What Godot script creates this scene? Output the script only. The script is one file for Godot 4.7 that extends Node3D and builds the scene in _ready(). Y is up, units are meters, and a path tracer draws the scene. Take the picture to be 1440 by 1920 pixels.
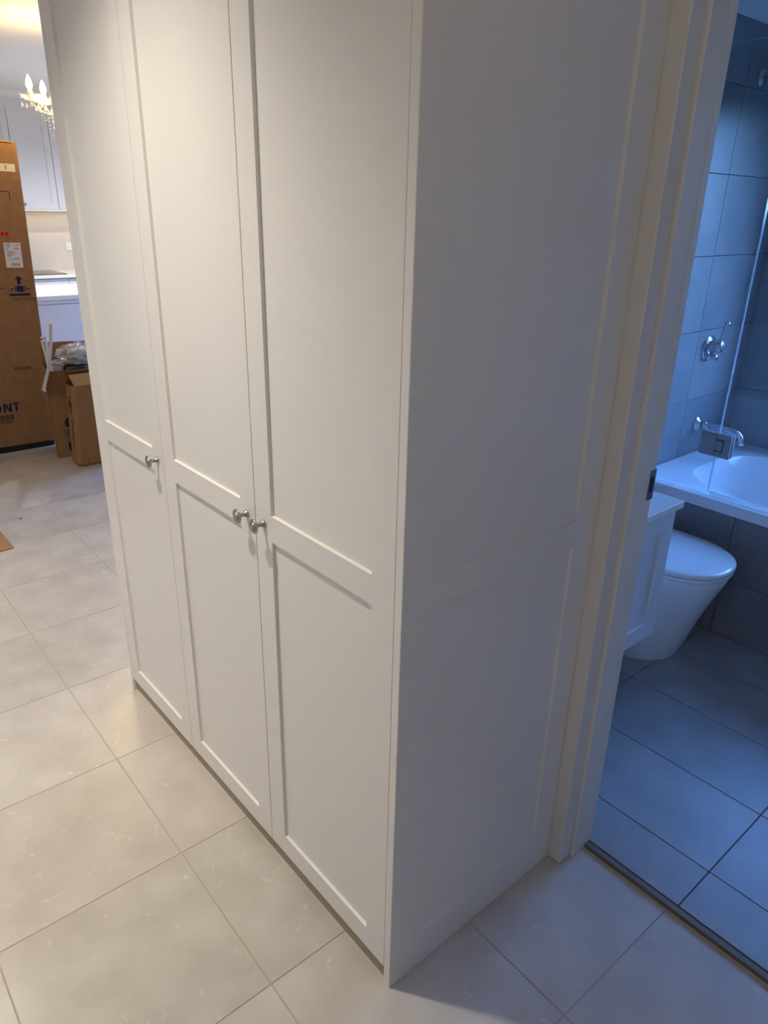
extends Node3D

var M := {}
var TD := PI / 180.0
var rng := RandomNumberGenerator.new()

# ---------------------------------------------------------------- helpers: surfaces
func st_new() -> SurfaceTool:
	var s := SurfaceTool.new()
	s.begin(Mesh.PRIMITIVE_TRIANGLES)
	s.set_smooth_group(-1)
	return s

func tri(s: SurfaceTool, a: Vector3, b: Vector3, c: Vector3, hint: Vector3) -> void:
	if (b - a).cross(c - a).dot(hint) > 0.0:
		var k := b
		b = c
		c = k
	s.add_vertex(a)
	s.add_vertex(b)
	s.add_vertex(c)

func quad(s: SurfaceTool, a: Vector3, b: Vector3, c: Vector3, d: Vector3, hint: Vector3) -> void:
	tri(s, a, b, c, hint)
	tri(s, a, c, d, hint)

# box between two corners, its edges chamfered by b
func cb(s: SurfaceTool, lo: Vector3, hi: Vector3, b := 0.0, xf := Transform3D.IDENTITY) -> void:
	s.set_smooth_group(-1)
	var c := (lo + hi) * 0.5
	var h := (hi - lo) * 0.5
	b = minf(b, minf(h.x, minf(h.y, h.z)) * 0.9)
	for ax in 3:
		var u := (ax + 1) % 3
		var v := (ax + 2) % 3
		for sg in [-1.0, 1.0]:
			var p := []
			for k in [[-1.0, -1.0], [1.0, -1.0], [1.0, 1.0], [-1.0, 1.0]]:
				var q := Vector3.ZERO
				q[ax] = sg * h[ax]
				q[u] = k[0] * (h[u] - b)
				q[v] = k[1] * (h[v] - b)
				p.append(xf * (c + q))
			var n := Vector3.ZERO
			n[ax] = sg
			quad(s, p[0], p[1], p[2], p[3], xf.basis * n)
		if b > 0.0:
			for s1 in [-1.0, 1.0]:
				for s2 in [-1.0, 1.0]:
					var e := []
					for k in [[-1.0, 0], [1.0, 0], [1.0, 1], [-1.0, 1]]:
						var q := Vector3.ZERO
						q[ax] = k[0] * (h[ax] - b)
						q[u] = s1 * (h[u] - (b if k[1] == 1 else 0.0))
						q[v] = s2 * (h[v] - (0.0 if k[1] == 1 else b))
						e.append(xf * (c + q))
					var n2 := Vector3.ZERO
					n2[u] = s1
					n2[v] = s2
					quad(s, e[0], e[1], e[2], e[3], xf.basis * n2)
	if b > 0.0:
		for sx in [-1.0, 1.0]:
			for sy in [-1.0, 1.0]:
				for sz in [-1.0, 1.0]:
					var sg3 := Vector3(sx, sy, sz)
					tri(s, xf * (c + sg3 * (h - Vector3(0, b, b))), xf * (c + sg3 * (h - Vector3(b, 0, b))), xf * (c + sg3 * (h - Vector3(b, b, 0))), xf.basis * sg3)

# turned shape: profile of (radius, height) round the y axis
func lathe(s: SurfaceTool, prof: Array, xf := Transform3D.IDENTITY, n := 24, crease := 40.0) -> void:
	var grp := 1
	for i in prof.size() - 1:
		var a: Vector2 = prof[i]
		var b: Vector2 = prof[i + 1]
		if i > 0:
			var d0: Vector2 = a - Vector2(prof[i - 1])
			if absf(rad_to_deg(d0.angle_to(b - a))) > crease:
				grp += 1
		s.set_smooth_group(grp)
		var dd := (b - a).normalized()
		for k in n:
			var t0 := TAU * k / n
			var t1 := TAU * (k + 1) / n
			var tm := (t0 + t1) * 0.5
			var hint := Vector3(dd.y * cos(tm), -dd.x, dd.y * sin(tm))
			var p00 := Vector3(a.x * cos(t0), a.y, a.x * sin(t0))
			var p01 := Vector3(a.x * cos(t1), a.y, a.x * sin(t1))
			var p10 := Vector3(b.x * cos(t0), b.y, b.x * sin(t0))
			var p11 := Vector3(b.x * cos(t1), b.y, b.x * sin(t1))
			if a.x > 1e-6:
				tri(s, xf * p00, xf * p01, xf * p11, xf.basis * hint)
			if b.x > 1e-6:
				tri(s, xf * p00, xf * p11, xf * p10, xf.basis * hint)
	s.set_smooth_group(-1)

# round bar along points; r may be one radius or one for each point
func tube(s: SurfaceTool, pts: Array, r, n := 12, flat_ends := true) -> void:
	var fr := []
	var up := Vector3.UP
	for i in pts.size():
		var t: Vector3 = (Vector3(pts[mini(i + 1, pts.size() - 1)]) - Vector3(pts[maxi(i - 1, 0)])).normalized()
		if absf(t.dot(up)) > 0.98:
			up = Vector3.RIGHT if absf(t.x) < 0.9 else Vector3.BACK
		var x := up.cross(t).normalized()
		var y := t.cross(x).normalized()
		up = y
		fr.append([x, y])
	s.set_smooth_group(2)
	for i in pts.size() - 1:
		var r0: float = r[i] if r is Array else r
		var r1: float = r[i + 1] if r is Array else r
		for k in n:
			var a0 := TAU * k / n
			var a1 := TAU * (k + 1) / n
			var d0: Vector3 = fr[i][0] * cos(a0) + fr[i][1] * sin(a0)
			var d1: Vector3 = fr[i][0] * cos(a1) + fr[i][1] * sin(a1)
			var e0: Vector3 = fr[i + 1][0] * cos(a0) + fr[i + 1][1] * sin(a0)
			var e1: Vector3 = fr[i + 1][0] * cos(a1) + fr[i + 1][1] * sin(a1)
			var p0: Vector3 = pts[i]
			var p1: Vector3 = pts[i + 1]
			quad(s, p0 + d0 * r0, p0 + d1 * r0, p1 + e1 * r1, p1 + e0 * r1, d0 + d1)
	s.set_smooth_group(-1)
	if flat_ends:
		for e in [0, pts.size() - 1]:
			var rr: float = r[e] if r is Array else r
			var c: Vector3 = pts[e]
			var out: Vector3 = (c - Vector3(pts[1])) if e == 0 else (c - Vector3(pts[e - 1]))
			for k in n:
				var a0 := TAU * k / n
				var a1 := TAU * (k + 1) / n
				tri(s, c, c + (fr[e][0] * cos(a0) + fr[e][1] * sin(a0)) * rr, c + (fr[e][0] * cos(a1) + fr[e][1] * sin(a1)) * rr, out)

# stacked closed rings of equal length joined into one smooth skin
func loft(s: SurfaceTool, rings: Array, cap_first := true, cap_last := true, inward := false, creases := []) -> void:
	var g := 3
	for i in rings.size() - 1:
		if i in creases:
			g += 1
		s.set_smooth_group(g)
		var c := Vector3.ZERO
		for p in rings[i]:
			c += p
		for p in rings[i + 1]:
			c += p
		c /= rings[i].size() * 2.0
		var n: int = rings[i].size()
		for k in n:
			var k1 := (k + 1) % n
			var a: Vector3 = rings[i][k]
			var b: Vector3 = rings[i][k1]
			var d: Vector3 = rings[i + 1][k]
			var e: Vector3 = rings[i + 1][k1]
			var nn := (b - a).cross(d - a)
			if nn.length() < 1e-12:
				nn = (b - e).cross(d - e)
			var hint := nn if nn.dot((a + b + d + e) * 0.25 - c) > 0.0 else -nn
			if absf(nn.normalized().dot(((a + b + d + e) * 0.25 - c).normalized())) < 0.12:
				hint = Vector3.UP if inward else hint
			elif inward:
				hint = -hint
			quad(s, a, b, e, d, hint)
	s.set_smooth_group(-1)
	for q in [[cap_first, 0, 1], [cap_last, rings.size() - 1, rings.size() - 2]]:
		if q[0]:
			var ring: Array = rings[q[1]]
			var c := Vector3.ZERO
			var c2 := Vector3.ZERO
			for p in ring:
				c += p / ring.size()
			for p in rings[q[2]]:
				c2 += p / ring.size()
			var out := c - c2
			if out.length() < 1e-6:
				out = Vector3.UP
			if inward:
				out = -out
			for k in ring.size():
				tri(s, c, ring[k], ring[(k + 1) % ring.size()], out)

func xform(at: Vector3, axis_y := Vector3.UP) -> Transform3D:
	var y := axis_y.normalized()
	var x := Vector3.FORWARD.cross(y)
	if x.length() < 0.1:
		x = Vector3.RIGHT.cross(y)
	x = x.normalized()
	return Transform3D(Basis(x, y, x.cross(y)), at)

func done(s: SurfaceTool) -> ArrayMesh:
	s.generate_normals()
	return s.commit()

# ---------------------------------------------------------------- helpers: objects
func obj(called: String, s, m: Material, parent: Node = null) -> MeshInstance3D:
	var o := MeshInstance3D.new()
	o.name = called
	o.mesh = done(s) if s is SurfaceTool else s
	o.material_override = m
	o.cast_shadow = GeometryInstance3D.SHADOW_CASTING_SETTING_ON
	(parent if parent else self).add_child(o, true)
	return o

func thing(called: String, label: String, category: String, at := Vector3.ZERO, group := "") -> Node3D:
	var o := Node3D.new()
	o.name = called
	add_child(o, true)
	o.position = at
	return tag(o, label, category, group)

func tag(o: Node3D, label: String, category: String, group := "") -> Node3D:
	o.set_meta("label", label)
	o.set_meta("category", category)
	if group:
		o.set_meta("group", group)
	return o

func struct(o: Node3D, label := "", category := "") -> Node3D:
	o.set_meta("kind", "structure")
	if label:
		o.set_meta("label", label)
	if category:
		o.set_meta("category", category)
	return o

func frame_node(called: String, label: String, category: String, at := Vector3.ZERO) -> Node3D:
	var o := Node3D.new()
	o.name = called
	add_child(o, true)
	o.position = at
	return struct(o, label, category)

func box_mesh(lo: Vector3, hi: Vector3, b := 0.0) -> SurfaceTool:
	var s := st_new()
	cb(s, lo, hi, b)
	return s

func paint(c: Color, rough := 0.5, metal := 0.0) -> StandardMaterial3D:
	var m := StandardMaterial3D.new()
	m.albedo_color = c
	m.roughness = rough
	m.metallic = metal
	return m

func glow(c: Color, e: float) -> StandardMaterial3D:
	var m := paint(c, 0.5)
	m.emission_enabled = true
	m.emission = c
	m.emission_energy_multiplier = e
	return m

func glassy(c: Color, a: float, rough := 0.02) -> StandardMaterial3D:
	var m := paint(Color(c.r, c.g, c.b, a), rough)
	m.transparency = BaseMaterial3D.TRANSPARENCY_ALPHA
	m.cull_mode = BaseMaterial3D.CULL_DISABLED
	return m

func tiled(m: StandardMaterial3D, img: Image, metres: float) -> StandardMaterial3D:
	m.albedo_texture = ImageTexture.create_from_image(img)
	m.uv1_triplanar = true
	m.uv1_world_triplanar = true
	m.uv1_scale = Vector3.ONE / metres
	return m

# soft mottling between two colours with optional pale flecks and veins
func mottle(n: int, a: Color, b: Color, sd: int, freq: float, fleck := 0.0, fleck_col := Color.WHITE) -> Image:
	var f1 := FastNoiseLite.new()
	f1.seed = sd
	f1.frequency = freq
	f1.fractal_octaves = 5
	var i1 := f1.get_seamless_image(n, n)
	var f2 := FastNoiseLite.new()
	f2.seed = sd + 7
	f2.noise_type = FastNoiseLite.TYPE_SIMPLEX_SMOOTH
	f2.frequency = freq * 1.1
	f2.fractal_type = FastNoiseLite.FRACTAL_RIDGED
	f2.fractal_octaves = 4
	f2.domain_warp_enabled = true
	f2.domain_warp_amplitude = 60.0
	f2.domain_warp_frequency = freq
	var i2 := f2.get_seamless_image(n, n) if fleck > 0.0 else i1
	var f3 := FastNoiseLite.new()
	f3.seed = sd + 31
	f3.frequency = freq * 3.0
	f3.fractal_octaves = 3
	var i3 := f3.get_seamless_image(n, n) if fleck > 0.0 else i1
	var out := Image.create(n, n, false, Image.FORMAT_RGB8)
	for y in n:
		for x in n:
			var c := a.lerp(b, i1.get_pixel(x, y).r)
			if fleck > 0.0:
				var v := clampf((i2.get_pixel(x, y).r - 0.80) * 7.0, 0.0, 1.0) * clampf((i3.get_pixel(x, y).r - 0.50) * 6.0, 0.0, 1.0)
				c = c.lerp(fleck_col, v * fleck)
			out.set_pixel(x, y, c)
	return out

func make_materials() -> void:
	M.cab = paint(Color8(229, 227, 222), 0.34)
	M.cab_edge = paint(Color8(226, 223, 217), 0.4)
	M.carcass = paint(Color8(120, 112, 100), 0.7)
	M.kick_shaded = paint(Color8(160, 147, 126), 0.5)  # shade under the doors is put into this darker colour
	M.kitchen = paint(Color8(224, 224, 226), 0.36)
	M.stone = paint(Color8(238, 236, 232), 0.22)
	M.splash = paint(Color8(216, 208, 192), 0.25)
	M.wall = paint(Color8(236, 233, 227), 0.85)
	M.ceiling = paint(Color8(236, 234, 230), 0.9)
	M.trim = paint(Color8(224, 221, 214), 0.42)
	M.knob = paint(Color8(190, 188, 184), 0.3, 0.9)
	M.knob.albedo_texture = ImageTexture.create_from_image(mottle(128, Color8(190, 188, 184), Color8(255, 255, 255), 3, 0.03))
	M.knob.uv1_triplanar = true
	M.knob.uv1_scale = Vector3.ONE * 18.0
	M.chrome = paint(Color8(196, 198, 202), 0.24, 0.95)
	M.steel = paint(Color8(120, 122, 126), 0.32, 0.95)
	M.dark_steel = paint(Color8(158, 160, 164), 0.5, 0.2)
	M.black = paint(Color8(16, 16, 17), 0.6)
	M.alu = paint(Color8(112, 105, 92), 0.6, 0.15)
	M.porcelain = paint(Color8(236, 237, 239), 0.1)
	M.acrylic = paint(Color8(238, 239, 241), 0.14)
	M.grout_hall = paint(Color8(176, 168, 155), 0.9)
	M.grout_bath = paint(Color8(78, 82, 88), 0.9)
	M.hall_tile = []
	var img := mottle(1024, Color8(186, 179, 169), Color8(204, 198, 189), 11, 0.006, 0.55, Color8(226, 222, 214))
	for k in 3:
		var t := tiled(paint([Color8(255, 255, 255), Color8(251, 250, 249), Color8(247, 247, 247)][k], 0.26), img, [1.31, 1.47, 1.19][k])
		t.uv1_offset = Vector3(0.31, 0.17, 0.53) * k
		M.hall_tile.append(t)
	M.wall_tile = []
	M.bath_tile = []
	var img2 := mottle(512, Color8(150, 151, 153), Color8(168, 168, 169), 21, 0.012)
	for k in 3:
		var t := tiled(paint([Color8(255, 255, 255), Color8(249, 249, 250), Color8(243, 244, 245)][k], 0.38), img2, [1.2, 1.05, 1.33][k])
		t.uv1_offset = Vector3(0.21, 0.37, 0.11) * k
		M.bath_tile.append(t)
		var u: StandardMaterial3D = t.duplicate()
		u.albedo_color = [Color8(226, 226, 228), Color8(221, 221, 224), Color8(216, 217, 220)][k]  # evenly darker copy of the floor tile, to balance walls against floor
		M.wall_tile.append(u)
	var img3 := mottle(256, Color8(152, 111, 73), Color8(168, 125, 84), 41, 0.03)
	M.card = tiled(paint(Color8(255, 255, 255), 0.85), img3, 0.5)
	M.card_pale = tiled(paint(Color8(255, 252, 246), 0.8), mottle(256, Color8(176, 138, 98), Color8(190, 152, 110), 43, 0.03), 0.5)
	M.card_dark = tiled(paint(Color8(200, 186, 170), 0.85), img3, 0.43)
	M.print_navy = paint(Color8(18, 26, 84), 0.7)
	M.print_black = paint(Color8(24, 20, 18), 0.7)
	M.print_grey = paint(Color8(120, 118, 120), 0.7)
	M.paper = paint(Color8(236, 234, 236), 0.7)
	M.paper_cream = paint(Color8(232, 222, 204), 0.7)
	M.pink = paint(Color8(236, 56, 96), 0.6)
	M.green_print = paint(Color8(20, 48, 40), 0.7)
	M.white_plastic = paint(Color8(236, 234, 230), 0.3)
	M.cream_roll = paint(Color8(228, 210, 178), 0.6)
	M.poly = glassy(Color8(228, 228, 230), 0.34, 0.12)
	M.pane = glassy(Color8(225, 235, 240), 0.04, 0.0)
	M.screen = glassy(Color8(90, 110, 120), 0.06, 0.0)
	M.screen_edge_lit = glassy(Color8(215, 238, 245), 0.45, 0.1)  # polished edge; its pale tint imitates window light scattered in the glass
	M.seal = glassy(Color8(220, 228, 232), 0.35, 0.1)
	M.crystal = glassy(Color8(255, 252, 246), 0.30, 0.04)
	M.candle = paint(Color8(250, 244, 226), 0.45)
	M.cooktop = paint(Color8(22, 22, 24), 0.08)
	M.bulb = glow(Color(1.0, 0.9, 0.66), 9.0)
	M.lamp_face = glow(Color(1.0, 0.9, 0.76), 6.0)
	M.fill_glow = glow(Color(1.0, 0.93, 0.83), 0.25)  # faint glow of the added fill lamp
	M.led = glow(Color(1.0, 0.95, 0.82), 2.5)

# ---------------------------------------------------------------- shaker board: frame with sunken panels, front at z = 0, from (0, 0) to (w, h)
func shaker(w: float, h: float, t: float, xl: float, xr: float, recs: Array, rd := 0.0065, sl := 0.0012, e := 0.0009) -> SurfaceTool:
	var s := st_new()
	var F := Vector3.BACK
	var q := func(x0: float, y0: float, x1: float, y1: float, z: float) -> void:
		quad(s, Vector3(x0, y0, z), Vector3(x1, y0, z), Vector3(x1, y1, z), Vector3(x0, y1, z), F)
	q.call(e, e, xl, h - e, 0.0)
	q.call(xr, e, w - e, h - e, 0.0)
	var y := e
	for r in recs:
		q.call(xl, y, xr, r[0], 0.0)
		y = r[1]
		var a := [Vector3(xl, r[0], 0), Vector3(xr, r[0], 0), Vector3(xr, r[1], 0), Vector3(xl, r[1], 0)]
		var b := [Vector3(xl + sl, r[0] + sl, -rd), Vector3(xr - sl, r[0] + sl, -rd), Vector3(xr - sl, r[1] - sl, -rd), Vector3(xl + sl, r[1] - sl, -rd)]
		var hints := [Vector3(0, 1, 0.1), Vector3(-1, 0, 0.1), Vector3(0, -1, 0.1), Vector3(1, 0, 0.1)]
		for k in 4:
			quad(s, a[k], a[(k + 1) % 4], b[(k + 1) % 4], b[k], hints[k])
		quad(s, b[0], b[1], b[2], b[3], F)
	q.call(xl, y, xr, h - e, 0.0)
	var o := [Vector3(e, e, 0), Vector3(w - e, e, 0), Vector3(w - e, h - e, 0), Vector3(e, h - e, 0)]
	var p := [Vector3(0, 0, -e), Vector3(w, 0, -e), Vector3(w, h, -e), Vector3(0, h, -e)]
	var k2 := [Vector3(0, 0, -t), Vector3(w, 0, -t), Vector3(w, h, -t), Vector3(0, h, -t)]
	var hn := [Vector3.DOWN, Vector3.RIGHT, Vector3.UP, Vector3.LEFT]
	for k in 4:
		quad(s, o[k], o[(k + 1) % 4], p[(k + 1) % 4], p[k], hn[k] + F)
		quad(s, p[k], p[(k + 1) % 4], k2[(k + 1) % 4], k2[k], hn[k])
	quad(s, k2[0], k2[1], k2[2], k2[3], -F)
	return s

func facing_x() -> Basis:
	return Basis(Vector3(0, 0, -1), Vector3(0, 1, 0), Vector3(1, 0, 0))

# turned metal knob standing out along +z of its parent
func knob(parent: Node3D, at: Vector3, k := 1.0) -> void:
	var s := st_new()
	var prof := [Vector2(0, 0), Vector2(0.0085, 0), Vector2(0.0088, 0.0015), Vector2(0.0075, 0.004), Vector2(0.0054, 0.008), Vector2(0.0046, 0.012), Vector2(0.0048, 0.0175), Vector2(0.0066, 0.0210),
		Vector2(0.0120, 0.0226), Vector2(0.0156, 0.0240), Vector2(0.0162, 0.0256), Vector2(0.0156, 0.0272), Vector2(0.0138, 0.0280), Vector2(0.0124, 0.0274), Vector2(0.0114, 0.0266), Vector2(0.0108, 0.0266),
		Vector2(0.0106, 0.0280), Vector2(0.0096, 0.0290), Vector2(0.0084, 0.0286), Vector2(0.0076, 0.0278), Vector2(0.0071, 0.0278), Vector2(0.0069, 0.0290), Vector2(0.0058, 0.0299), Vector2(0.0036, 0.0304), Vector2(0, 0.0306)]
	var pp := []
	for v in prof:
		pp.append(Vector2(v.x, v.y) * k)
	lathe(s, pp, Transform3D.IDENTITY, 28, 60.0)
	var o := obj("knob", s, M.knob, parent)
	o.position = at
	o.rotation.x = PI / 2
	o.set_meta("label", "turned pewter knob")

func text_on(parent: Node3D, called: String, txt: String, at: Vector3, height: float, m: Material, turn := PI / 2, roll := 0.0, bold := 400, fontname := "Droid Sans") -> MeshInstance3D:
	var tm := TextMesh.new()
	var f := SystemFont.new()
	f.font_names = PackedStringArray([fontname])
	f.font_weight = bold
	tm.font = f
	tm.text = txt
	tm.font_size = 32
	tm.pixel_size = height / 23.0
	tm.depth = 0.0006
	var o := MeshInstance3D.new()
	o.name = called
	o.mesh = tm
	o.material_override = m
	parent.add_child(o, true)
	o.transform = Transform3D(Basis(Vector3.UP, turn) * Basis(Vector3.BACK, roll), at)
	return o

# ================================================================ scene
func _ready() -> void:
	rng.seed = 5
	# ---- camera, sky, large lights, exposure
	var cam := Camera3D.new()
	cam.name = "camera"
	cam.fov = rad_to_deg(2.0 * atan(960.0 / 1354.35))
	cam.near = 0.02
	cam.position = Vector3(0.77494, 1.57659, 0.71565)
	var ya := 0.8571
	var pi_ := 0.3985
	var ro := 0.0220
	var fw := Vector3(-sin(ya) * cos(pi_), -sin(pi_), -cos(ya) * cos(pi_))
	var rt := fw.cross(Vector3.UP).normalized()
	var uu := rt.cross(fw)
	cam.basis = Basis(rt * cos(ro) + uu * sin(ro), uu * cos(ro) - rt * sin(ro), -fw)
	add_child(cam)
	cam.current = true

	var env := Environment.new()
	env.background_mode = Environment.BG_SKY
	var sky := Sky.new()
	var sm := ProceduralSkyMaterial.new()
	sm.sky_top_color = Color(0.40, 0.61, 0.95)
	sm.sky_horizon_color = Color(0.51, 0.71, 0.95)
	sm.ground_horizon_color = Color(0.42, 0.60, 0.80)
	sm.ground_bottom_color = Color(0.26, 0.36, 0.46)
	sm.sky_energy_multiplier = 4.0
	sm.ground_energy_multiplier = 0.8
	sky.sky_material = sm
	env.sky = sky
	env.tonemap_mode = Environment.TONE_MAPPER_LINEAR
	env.tonemap_exposure = 1.0
	env.sdfgi_enabled = true
	env.ssao_enabled = true
	env.ssil_enabled = true
	var we := WorldEnvironment.new()
	we.name = "world_environment"
	we.environment = env
	add_child(we)

	make_materials()
	build_shell()
	build_floors()
	build_bath_tiles()
	build_door_frame()
	build_wardrobe()
	build_bathroom()
	build_kitchen()
	build_boxes()
	build_chandelier()
	build_downlights()

# ---------------------------------------------------------------- room shell
func build_shell() -> void:
	var H := 2.5
	struct(obj("ceiling", box_mesh(Vector3(-7.75, H, -3.35), Vector3(1.85, H + 0.12, 1.95)), M.ceiling), "white ceiling above the hall and kitchen", "ceiling")
	struct(obj("wall_left", box_mesh(Vector3(-7.75, -0.1, -3.35), Vector3(-7.6, H, 1.95)), M.wall), "white wall behind the kitchen bench", "wall")
	# back wall of the living space, with a window out of sight behind the wardrobe
	var s := st_new()
	cb(s, Vector3(-7.6, -0.1, -3.35), Vector3(-5.2, H, -3.2))
	cb(s, Vector3(-4.1, -0.1, -3.35), Vector3(-0.72, H, -3.2))
	cb(s, Vector3(-5.2, -0.1, -3.35), Vector3(-4.1, 0.1, -3.2))
	cb(s, Vector3(-5.2, 2.3, -3.35), Vector3(-4.1, H, -3.2))
	struct(obj("wall_back", s, M.wall), "white wall at the back of the living space", "wall")
	struct(obj("unseen_wall_front", box_mesh(Vector3(-7.6, -0.1, 1.4), Vector3(1.4, H, 1.55)), M.wall), "unseen white wall on the near side of the hall, bouncing light onto the doors", "wall")  # out of view, set close to bounce lamplight back onto the doors
	struct(obj("unseen_wall_right", box_mesh(Vector3(1.4, -0.1, -0.6), Vector3(1.55, H, 1.55)), M.wall), "unseen white wall at the right end of the hall, bouncing light onto the end panel", "wall")  # out of view, set close to bounce light onto the end panel
	window_frame("window_2", Vector3(-4.65, 0.1, -3.275), 1.1, 2.2, "unseen window in the living space back wall, placed to light the island")  # out of view, placed to bring cool daylight onto the island front
	# bathroom walls
	struct(obj("wall_bathroom_left", box_mesh(Vector3(-0.86, -0.1, -3.2), Vector3(-0.728, H, -0.556)), M.grout_bath), "grey tiled bathroom wall that carries the mixer and bath spout", "wall")
	s = st_new()
	cb(s, Vector3(-0.728, -0.1, -2.96), Vector3(-0.45, H, -2.808))
	cb(s, Vector3(0.50, -0.1, -2.96), Vector3(1.45, H, -2.808))
	cb(s, Vector3(-0.45, -0.1, -2.96), Vector3(0.50, 0.823, -2.808))
	cb(s, Vector3(-0.45, 2.023, -2.96), Vector3(0.50, H, -2.808))
	struct(obj("wall_bathroom_back", s, M.grout_bath), "grey tiled bathroom wall along the back of the bath", "wall")
	window_frame("window_1", Vector3(0.025, 0.823, -2.88), 0.95, 1.2, "white framed bathroom window above the bath")
	struct(obj("wall_bathroom_right", box_mesh(Vector3(1.3, -0.1, -2.81), Vector3(1.45, H, -0.6)), M.wall), "plain wall on the right of the bathroom", "wall")
	s = st_new()
	cb(s, Vector3(-0.86, -0.1, -0.686), Vector3(0.0, H, -0.602))
	cb(s, Vector3(0.9, -0.1, -0.686), Vector3(1.85, H, -0.602))
	cb(s, Vector3(0.0, 2.08, -0.686), Vector3(0.9, H, -0.602))
	struct(obj("wall_bathroom_front", s, M.wall), "white wall with the bathroom doorway", "wall")
	struct(obj("ceiling", box_mesh(Vector3(-0.73, 2.23, -2.81), Vector3(1.3, 2.3, -0.686)), M.ceiling), "lower white ceiling of the bathroom", "ceiling")
	# bulkhead and cornice over the kitchen wall cabinets
	s = st_new()
	cb(s, Vector3(-7.6, 2.366, -3.2), Vector3(-7.252, 2.5, 1.8))
	struct(obj("trim_3", s, M.kitchen), "white bulkhead above the kitchen wall cabinets", "bulkhead")
	s = st_new()
	var pr := []
	for k in 7:
		var a := PI / 2 * k / 6.0
		pr.append(Vector2(0.055 - 0.055 * cos(PI / 2 - a), 0.055 - 0.055 * sin(PI / 2 - a)))
	s.set_smooth_group(5)
	for k in 6:
		var a: Vector2 = pr[k]
		var b: Vector2 = pr[k + 1]
		quad(s, Vector3(-7.252 + a.x, H - a.y, -3.2), Vector3(-7.252 + a.x, H - a.y, 1.8), Vector3(-7.252 + b.x, H - b.y, 1.8), Vector3(-7.252 + b.x, H - b.y, -3.2), Vector3(1, -1, 0))
	s.set_smooth_group(-1)
	cb(s, Vector3(-7.253, H - 0.055, -3.2), Vector3(-7.25, H, 1.8))
	struct(obj("trim_4", s, M.ceiling), "white coved cornice over the kitchen", "cornice")

func window_frame(called: String, at: Vector3, w: float, h: float, label: String) -> void:
	var o := frame_node(called, label, "window", at)
	var s := st_new()
	var t := 0.05
	cb(s, Vector3(-w / 2, 0, -0.03), Vector3(-w / 2 + t, h, 0.03), 0.003)
	cb(s, Vector3(w / 2 - t, 0, -0.03), Vector3(w / 2, h, 0.03), 0.003)
	cb(s, Vector3(-w / 2 + t, 0, -0.03), Vector3(w / 2 - t, t, 0.03), 0.003)
	cb(s, Vector3(-w / 2 + t, h - t, -0.03), Vector3(w / 2 - t, h, 0.03), 0.003)
	cb(s, Vector3(-0.02, t, -0.02), Vector3(0.02, h - t, 0.02), 0.002)
	obj("window_frame", s, M.trim, o)
	for sg in [-1.0, 1.0]:
		var x0: float = 0.02 if sg > 0 else -w / 2 + t
		var x1: float = w / 2 - t if sg > 0 else -0.02
		obj("pane", box_mesh(Vector3(x0, t, -0.003), Vector3(x1, h - t, 0.003)), M.pane, o)

# ---------------------------------------------------------------- floors
func build_floors() -> void:
	var fl := obj("floor", box_mesh(Vector3(-7.75, -0.12, -3.35), Vector3(1.85, -0.0016, 1.95)), M.grout_hall)
	struct(fl, "beige stone-look tiled floor of the hall", "floor")
	var sz := 0.4488
	var tm := done(box_mesh(Vector3(-sz / 2 + 0.0011, -0.009, -sz / 2 + 0.0011), Vector3(sz / 2 - 0.0011, 0.0, sz / 2 - 0.0011), 0.0009))
	var ang := -0.67 * TD
	for i in range(-16, 3):
		for j in range(-7, 3):
			var a := 0.44881
			var b := -0.00527
			var ii := i + 0.5
			var jj := j + 0.5
			var p := Vector3(-0.172 + a * ii + b * jj, 0.0, 0.1928 + a * jj - b * ii)
			if p.x > -1.5 and (p.z < -0.78 or (p.z < -0.40 and p.x > -1.2 and p.x < -0.2)):
				continue
			var o := obj("tile", tm, M.hall_tile[posmod(i * 7 + j * 3, 3)], fl)
			o.position = p
			o.rotation.y = ang
	# bathroom floor
	var bf := obj("floor", box_mesh(Vector3(-0.73, -0.003, -2.81), Vector3(1.3, 0.0105, -0.674)), M.grout_bath)
	struct(bf, "grey tiled bathroom floor", "floor")
	var zs := [-0.6745, -0.830, -1.1285, -1.4275, -1.7265, -1.96]
	var xs := [-0.728, -0.295, 0.305, 0.905, 1.3]
	for r in zs.size() - 1:
		for c in xs.size() - 1:
			var g := 0.0014
			obj("tile", box_mesh(Vector3(xs[c] + g, 0.004, zs[r + 1] + g), Vector3(xs[c + 1] - g, 0.013, zs[r] - g), 0.0008), M.bath_tile[(r * 2 + c) % 3], bf)

func build_bath_tiles() -> void:
	var ys := [0.013, 0.223, 0.523, 0.823, 1.123, 1.423, 1.723, 2.023, 2.23]
	var g := 0.0011
	var wl: Node3D = get_node("wall_bathroom_left")
	var zs := [-2.808, -2.3197, -1.7197, -1.1197, -0.686]
	for r in ys.size() - 1:
		for c in zs.size() - 1:
			obj("tile", box_mesh(Vector3(-0.7285, ys[r] + g, zs[c] + g), Vector3(-0.72, ys[r + 1] - g, zs[c + 1] - g), 0.0007), M.wall_tile[(r + c * 2) % 3], wl)
	var wb: Node3D = get_node("wall_bathroom_back")
	var xs := [-0.72, -0.45, 0.05, 0.50, 1.1, 1.3]
	for r in ys.size() - 1:
		for c in xs.size() - 1:
			if c >= 1 and c <= 2 and r >= 3 and r <= 6:
				continue
			obj("tile", box_mesh(Vector3(xs[c] + g, ys[r] + g, -2.8085), Vector3(xs[c + 1] - g, ys[r + 1] - g, -2.80), 0.0007), M.wall_tile[(r * 2 + c) % 3], wb)

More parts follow.
